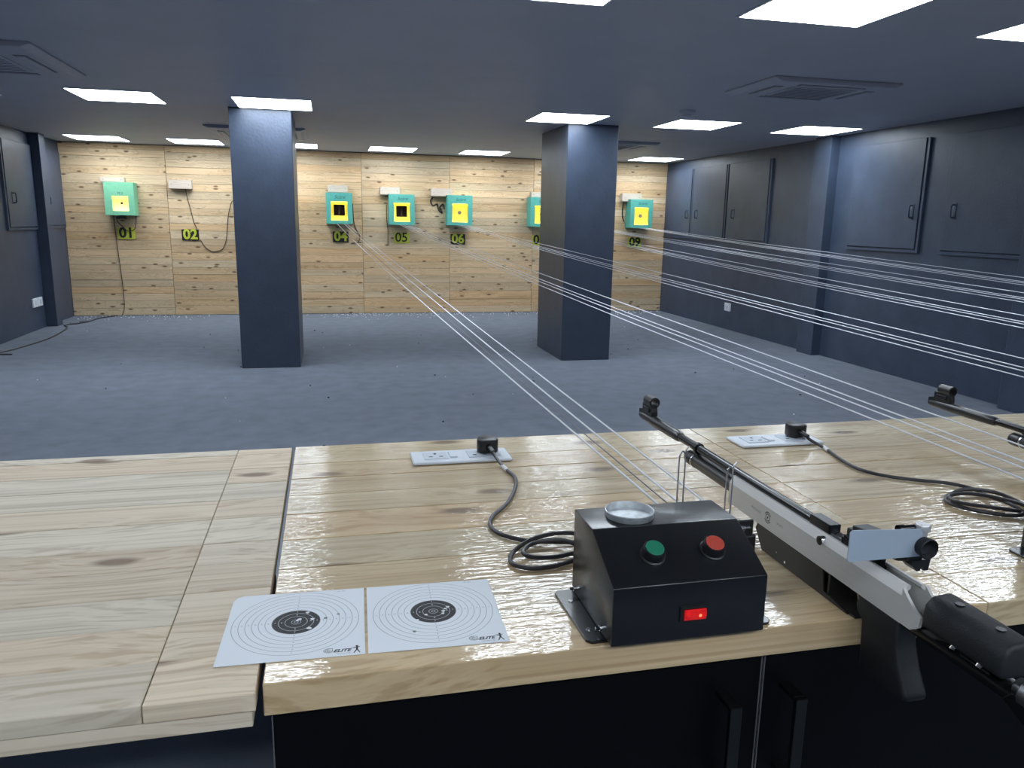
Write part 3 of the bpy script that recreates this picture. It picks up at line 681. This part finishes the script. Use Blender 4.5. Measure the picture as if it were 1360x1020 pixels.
# ------------------------------------------------------------------ strings from the targets to the bench
ends_near = [(.444, .951, .914), (.459, .951, .914), (.487, .951, .905), (.565, .957, .875)]
ends_far = [(.440, .951, .866), (.455, .951, .880), (.470, .951, .886), (.500, .951, .903)]
starts = [-.03, .02, .06, .095]
which = ['lowest left white line', 'thin grey second line', 'third white line', 'uppermost right white line']
lane_word = {4: 'from the target box over sign zero-four to the near control box', 5: 'from the target box over sign zero-five to the bench', 6: 'from the target box over sign zero-six to the bench',
             7: 'from the box by the right pillar to the bench', 8: 'from behind the right pillar to the bench', 9: 'from the target box over sign zero-nine to the bench'}
for n in (4, 5, 6, 7, 8, 9):
    dx = .755 * (n - 4)
    for k in range(4):
        ex, ey, ez = (ends_near if n == 4 else ends_far)[k]
        a = Vector((T[n][0] + starts[k], 10.848, T[n][1] - TH))
        b = Vector((ex + dx, ey, ez))
        sag = ((.025, .022, .012, .008) if n == 4 else (.022, .022, .020, .008))[k]
        pts = [a.lerp(b, i / 16) - Vector((0, 0, sag * 4 * (i / 16) * (1 - i / 16))) for i in range(17)]
        thin = k == 1 and n == 4
        bm = bmesh.new(); tube(bm, pts, .0017 if not thin else .0010, 6)
        o = finish('target_line', bm, 'cord' if not thin else 'cord_dark', None, smooth=True)
        wd = which[k] if (thin or k != 1) else 'second white line'
        tag(o, wd + ' ' + lane_word[n], 'line', 'target lines stretched to the bench')

# ------------------------------------------------------------------ air rifle
def air_rifle(dx, label):
    ox, oy, oz = .673, .90, ZB
    root = empty('air_rifle', (ox + dx, oy, oz), label, 'air rifle', 'air rifles lying on the worktop')
    def Y(y): return y - oy
    def Z(z): return z - oz
    def pf(L): return [(y - oy, z - oz) for y, z in L]
    W = .018
    # aluminium stock: two side walls, floor and inward lips
    half = [(-W, Z(.838)), (-W, Z(.873)), (-W + .0065, Z(.885)), (-W + .0105, Z(.885)), (-W + .0105, Z(.881)), (-W + .004, Z(.876)), (-W + .004, Z(.8445))]
    sec = half + [(-x, z) for x, z in reversed(half)]
    tip = pf([(.7245, .8385), (.7245, .883), (.715, .8745), (.701, .864), (.692, .860), (.6935, .847), (.706, .8385)])
    st = part('stock', 'aluminium', root, lambda bm: (prism(bm, sec, Y(.724), Y(1.141), 'Y'), prism(bm, tip, -W, -W + .004, 'X'), prism(bm, tip, W - .004, W, 'X')))
    part('stock_channel', 'aluminium_inner', st, lambda bm: box2(bm, -W + .0042, W - .0042, Y(.700), Y(.79), Z(.8385), Z(.8465)))
    text_part('stock_lettering', 'PRECIHOLE', .0058, 'ink_grey', st, (-W - .0003, Y(1.052), Z(.8575)), (PI / 2, 0, -PI / 2))
    text_part('stock_lettering', 'SPORTS', .0048, 'ink_grey', st, (-W - .0003, Y(.984), Z(.8575)), (PI / 2, 0, -PI / 2))
    def emblem(bm):
        for r0, r1, a0, a1 in ((.0078, .0092, 25, 155), (.0078, .0092, 205, 335), (.0048, .0062, 0, 360), (.0, .0018, 0, 360)):
            n = 20
            for i in range(n):
                t0 = math.radians(a0 + (a1 - a0) * i / n); t1 = math.radians(a0 + (a1 - a0) * (i + 1) / n)
                q = [(r0, t0), (r1, t0), (r1, t1), (r0, t1)]
                v = [bm.verts.new((-W - .0004, Y(1.0175) + r * math.sin(t + PI / 2), Z(.8575) + r * math.cos(t + PI / 2))) for r, t in (q if r0 > 0 else q[1:3] + [(0.0, 0)])]
                bm.faces.new(v)
        for s in (-1, 1):
            for (a, b) in (((s * .0035, 0), (s * .0062, 0)), ((0, s * .0035), (0, s * .0062))):
                pass
    part('emblem', 'ink', st, emblem)
    part('stock_screw', 'chrome', st, lambda bm: (cyl(bm, (-W - .003, Y(.884), Z(.876)), (-W + .006, Y(.884), Z(.876)), .0065, n=18)), smooth=True)
    # riser under the fore-end, a channel section
    rl = pf([(1.046, .837), (1.050, .828), (1.028, .800), (.815, .800), (.815, .8025), (.868, .808), (.874, .8375)])
    rr = pf([(1.046, .837), (1.050, .828), (1.028, .800), (.800, .800), (.797, .812), (.815, .8375)])
    part('riser_block', 'riser_brown', root, lambda bm: (prism(bm, rl, -W, -W + .003, 'X', .0005), prism(bm, rr, .019, .022, 'X', .0005), box2(bm, -W + .003, .019, Y(.803), Y(1.026), Z(.800), Z(.803)), box2(bm, -W + .003, .019, Y(.86), Y(.864), Z(.803), Z(.837)), box2(bm, -W + .003, .019, Y(.86), Y(1.045), Z(.834), Z(.8375))))
    part('riser_screw', 'chrome', root, lambda bm: (cyl(bm, (-W - .001, Y(.962), Z(.808)), (-W, Y(.962), Z(.808)), .0022, n=10), cyl(bm, (-W - .001, Y(.985), Z(.814)), (-W, Y(.985), Z(.814)), .0015, n=10)))
    # air cylinder
    part('air_cylinder', 'gun_cylinder', root, lambda bm: lathe(bm, [(0, 0), (.0138, 0), (.0138, .405), (.0134, .406), (.0134, .408), (.0142, .409), (.0142, .428), (.0125, .434), (.009, .437), (0, .438)], (0, Y(.895), Z(.8615)), (0, 1, 0)), smooth=True)
    part('cylinder_ring', 'chrome', root, lambda bm: lathe(bm, [(.0139, 0), (.0145, .0005), (.0145, .003), (.0139, .0035)], (0, Y(1.2975), Z(.8615)), (0, 1, 0)), smooth=True)
    # barrel, sleeve, band
    ZBAR = Z(.887)
    part('barrel', 'gun_black', root, lambda bm: lathe(bm, [(0, 0), (.0078, 0), (.0078, .50), (0, .50)], (0, Y(.895), ZBAR), (0, 1, 0), 24), smooth=True)
    part('barrel_sleeve', 'gun_cylinder', root, lambda bm: lathe(bm, [(0, 0), (.0085, 0), (.0105, .006), (.0112, .03), (.0118, .12), (.0100, .19), (.0080, .1995), (.0035, .2), (.0035, .18)], (0, Y(1.372), ZBAR), (0, 1, 0), 24), smooth=True)
    part('barrel_band', 'gun_black', root, lambda bm: (lathe(bm, [(.0079, 0), (.0105, .001), (.0105, .010), (.0079, .011)], (0, Y(1.290), ZBAR), (0, 1, 0)), box2(bm, -.004, .004, Y(1.292), Y(1.300), Z(.868), Z(.882), .001)), smooth=True)
    # front sight
    fs = part('front_sight', 'black_plastic', root, lambda bm: (prism(bm, pf([(1.505, .893), (1.572, .890), (1.572, .900), (1.555, .904), (1.555, .918), (1.508, .918), (1.505, .905)]), -.0075, .0075, 'X', .001), box2(bm, -.010, .010, Y(1.515), Y(1.545), Z(.903), Z(.912), .001)))
    part('sight_tunnel', 'black_plastic', fs, lambda bm: lathe(bm, [(.0090, 0), (.0118, 0), (.0118, .036), (.0090, .036), (.0090, 0)], (0, Y(1.506), Z(.9255)), (0, 1, 0), 24), smooth=True)
    part('sight_post', 'black_plastic', fs, lambda bm: (box2(bm, -.0007, .0007, Y(1.525), Y(1.527), Z(.9165), Z(.926))))
    # receiver
    part('receiver', 'gun_black', root, lambda bm: (box2(bm, -.0115, .0115, Y(.788), Y(.905), Z(.848), Z(.884), .0015), box2(bm, -.009, .009, Y(.880), Y(.927), Z(.884), Z(.8985), .0015), box2(bm, -.009, .009, Y(.788), Y(.855), Z(.884), Z(.894), .001)))
    part('loading_tray', 'gunmetal', root, lambda bm: prism(bm, [(-.008, Z(.8842)), (.008, Z(.8842)), (.007, Z(.8885)), (0, Z(.8855)), (-.007, Z(.8885))], Y(.856), Y(.879), 'Y'))
    for s in (-1, 1): part('rail', 'gun_black', root, lambda bm: box2(bm, s * .0045 - .0028, s * .0045 + .0028, Y(.790), Y(.853), Z(.894), Z(.8975), .0006))
    # rear diopter sight with blinder
    rs = part('rear_sight', 'black_plastic', root, lambda bm: (box2(bm, -.012, .012, Y(.790), Y(.842), Z(.8975), Z(.912), .0015), prism(bm, pf([(.734, .912), (.750, .905), (.792, .900), (.835, .906), (.835, .918), (.790, .924), (.752, .928), (.748, .944), (.734, .944)]), -.010, .014, 'X', .002), prism(bm, [(-.002, Z(.906)), (.006, Z(.898)), (.010, Z(.898)), (.013, Z(.903)), (.016, Z(.898)), (.022, Z(.898)), (.024, Z(.912)), (-.002, Z(.912))], Y(.733), Y(.752), 'Y')))
    part('windage_drum', 'gun_black', rs, lambda bm: (cyl(bm, (-.014, Y(.742), Z(.950)), (.008, Y(.742), Z(.950)), .0045, n=16), cyl(bm, (-.020, Y(.742), Z(.950)), (-.012, Y(.742), Z(.950)), .0055, n=16)), smooth=True)
    part('eyepiece', 'black_rubber', rs, lambda bm: lathe(bm, [(.0105, .012), (.0115, .011), (.0115, .006), (.0126, .003), (.0126, .0), (.0116, -.001), (.0108, .001), (.0088, .008), (.003, .010), (0, .010)], (.008, Y(.720), Z(.9315)), (0, 1, 0), 32), smooth=True)
    part('elevation_knob', 'knob_silver', rs, lambda bm: lathe(bm, [(.0062, -.006), (.0062, .003), (.0085, .0035), (.0088, .0100), (.0080, .0112), (0, .0112)], (.011, Y(.738), Z(.9450)), (0, 0, 1), 28), smooth=True)
    part('blinder', 'blinder', rs, lambda bm: prism(bm, [(-.090, Z(.919)), (-.093, Z(.922)), (-.093, Z(.955)), (-.090, Z(.958)), (.002, Z(.953)), (.006, Z(.949)), (.006, Z(.918))], Y(.7315), Y(.7330), 'Y'))
    # pistol grip
    def grip(bm):
        prof = [[(.800, .8385), (.806, .822), (.802, .812), (.792, .806), (.790, .780), (.788, .742), (.772, .738), (.742, .738), (.702, .744), (.699, .751), (.716, .778), (.727, .805), (.728, .8385)]]
        prism(bm, pf(prof[0]), -.0165, .0165, 'X', .006, 3)
    part('pistol_grip', 'black_rubber', root, grip, smooth=True)
    part('trigger', 'chrome', root, lambda bm: tube(bm, smooth_path([(0, Y(.818), Z(.838)), (0, Y(.820), Z(.828)), (0, Y(.817), Z(.819))], 4), .0022, 8), smooth=True)
    # cheek piece and butt
    part('cheek_piece', 'black_rubber', root, lambda bm: prism(bm, [(-.019, Z(.852)), (-.021, Z(.866)), (-.019, Z(.881)), (-.010, Z(.891)), (.014, Z(.893)), (.025, Z(.885)), (.027, Z(.866)), (.024, Z(.852))], Y(.576), Y(.690), 'Y', .006, 3), smooth=True)
    for yy in (.660, .605): part('cheek_screw', 'black_plastic', root, lambda bm: cyl(bm, (.002, Y(yy), Z(.8915)), (.002, Y(yy), Z(.8932)), .005, n=14))
    for yy in (.642, .606): part('cheek_post_nut', 'chrome', root, lambda bm: cyl(bm, (-.019, Y(yy), Z(.8505)), (-.016, Y(yy), Z(.8545)), .003, n=8))
    part('butt_bar', 'gun_black', root, lambda bm: (box2(bm, -.014, .014, Y(.56), Y(.725), Z(.832), Z(.8435), .003), box2(bm, -.009, .009, Y(.60), Y(.64), Z(.842), Z(.860))), smooth=True)
    part('butt_tube', 'gunmetal', root, lambda bm: lathe(bm, [(0, 0), (.017, 0), (.019, .002), (.019, .060), (.0195, .061), (.0195, .064), (.019, .065), (.019, .104), (.017, .106), (.010, .107), (.010, .118), (0, .118)], (.002, Y(.456), Z(.846)), (0, 1, 0), 32), smooth=True)
    part('butt_clamp', 'gun_black', root, lambda bm: prism(bm, pf([(.576, .834), (.566, .846), (.535, .846), (.455, .80), (.455, .79), (.470, .788)]), -.016, -.012, 'X', .001))
    part('butt_plate', 'black_rubber', root, lambda bm: prism(bm, pf([(.455, .915), (.448, .917), (.438, .88), (.436, .84), (.442, .79), (.432, .755), (.440, .752), (.455, .79), (.458, .84)]), -.016, .020, 'X', .003), smooth=True)
    return root
air_rifle(0, 'silver and black air rifle lying beside the near control box')
air_rifle(.757, 'black barrelled air rifle cut off at the right picture edge')

# ------------------------------------------------------------------ paper targets on the bench
def paper(corners_mid, rot, label, holes, fold):
    root = empty('paper_target', (corners_mid[0], corners_mid[1], ZB), label, 'paper target', 'printed paper targets on the bench', rotz=rot)
    h = .085
    z = .0006
    prof = [(-h, -h), (h, -h), (h, h), (-h + (.012 if fold else 0), h)] + ([(-h + .004, h - .004), (-h, h - .014)] if fold else [])
    sheet = part('sheet', 'printed_target_paper', root, lambda bm: prism(bm, prof, .0002, z, 'Z'))
    # ring numerals along the four arms
    for i in range(1, 9):
        rr = .07775 - .008 * (i - 1) - .004
        for ax, ay in ((1, 0), (-1, 0), (0, 1), (0, -1)):
            text_part('numeral', str(i), .0038, 'ink' if i < 7 else 'paper_scrap', sheet, (ax * rr, .004 + ay * rr, z + .0001), (0, 0, 0))
    lg = text_part('club_name', 'ELITE', .0085, 'ink', sheet, (.058, -.0735, z + .0001), (0, 0, 0), shear=.35, offset=.0003)
    def swirl(bm):
        for r0, a0, a1 in ((.0062, 40, 330), (.0042, 90, 400), (.0022, 0, 300)):
            pts = [(.043 + r0 * math.cos(math.radians(a0 + (a1 - a0) * i / 14)), -.0715 + r0 * .75 * math.sin(math.radians(a0 + (a1 - a0) * i / 14))) for i in range(15)]
            for a, b in zip(pts, pts[1:]):
                d = Vector((b[0] - a[0], b[1] - a[1], 0)).normalized() * .00035; n_ = Vector((-d.y, d.x, 0))
                v = [bm.verts.new(Vector((q[0], q[1], z + .0001)) + s * n_) for q, s in ((a, 1), (a, -1), (b, -1), (b, 1))]
                bm.faces.new(v)
    part('club_swirl', 'ink', sheet, swirl)
    def figure(bm):
        cx, cy = .0755, -.0745
        def quad(L): bm.faces.new([bm.verts.new((cx + a, cy + b, z + .0001)) for a, b in L])
        quad([(-.0012, .001), (.0012, .001), (.0016, .0065), (-.0010, .0065)])
        quad([(-.0042, -.0065), (-.0030, -.0065), (.0006, .001), (-.0012, .001)])
        quad([(.0030, -.0065), (.0042, -.0065), (.0012, .001), (-.0006, .001)])
        quad([(-.0045, .0040), (-.0045, .0050), (.0012, .0066), (.0012, .0052)])
        quad([(-.0062, .0062), (-.0062, .0068), (.0036, .0075), (.0036, .0062)])
        bm.faces.new([bm.verts.new((cx + .0016 * math.cos(t * PI / 5), cy + .0088 + .0016 * math.sin(t * PI / 5), z + .0001)) for t in range(10)])
    part('shooter_figure', 'ink', sheet, figure)
    text_part('small_print', 'shooting range', .0028, 'ink_grey', sheet, (.060, -.0795, z + .0001), (0, 0, 0))
    text_part('small_print', 'Air 10m', .0032, 'ink_grey', sheet, (.055, .0795, z + .0001), (0, 0, 0))
    for (hx, hy, r, mt) in holes:
        part('pellet_hole', mt, sheet, lambda bm: bm.faces.new([bm.verts.new((hx + r * (1 + .35 * math.sin(t * 2.3 + hx * 900)) * math.cos(t * 2 * PI / 9), .004 + hy + r * math.sin(t * 2 * PI / 9), z + .00015)) for t in range(9)]))
H1 = [(.004, .006, .0028, 'paper_scrap'), (.020, .004, .0028, 'paper_scrap'), (.017, -.018, .0030, 'paper_scrap'), (.013, .022, .0026, 'paper_scrap'), (.036, .004, .0024, 'ink_grey'), (.052, .012, .0020, 'ink_grey'), (.001, .003, .0018, 'paper_scrap')]
H2 = [(.013, -.002, .0026, 'paper_scrap'), (.012, -.008, .0022, 'paper_scrap'), (.020, .008, .0026, 'paper_scrap'), (-.010, -.008, .0022, 'paper_scrap'), (-.022, -.020, .0020, 'paper_scrap'), (-.028, -.048, .0024, 'ink_grey'), (.016, .004, .002, 'paper_scrap')]
paper((-.0535, .932), -.035, 'paper target with a clipped corner bridging the gap between the tables', H1, True)
paper((.1200, .926), -.035, 'paper target lying wholly on the varnished worktop', H2, False)
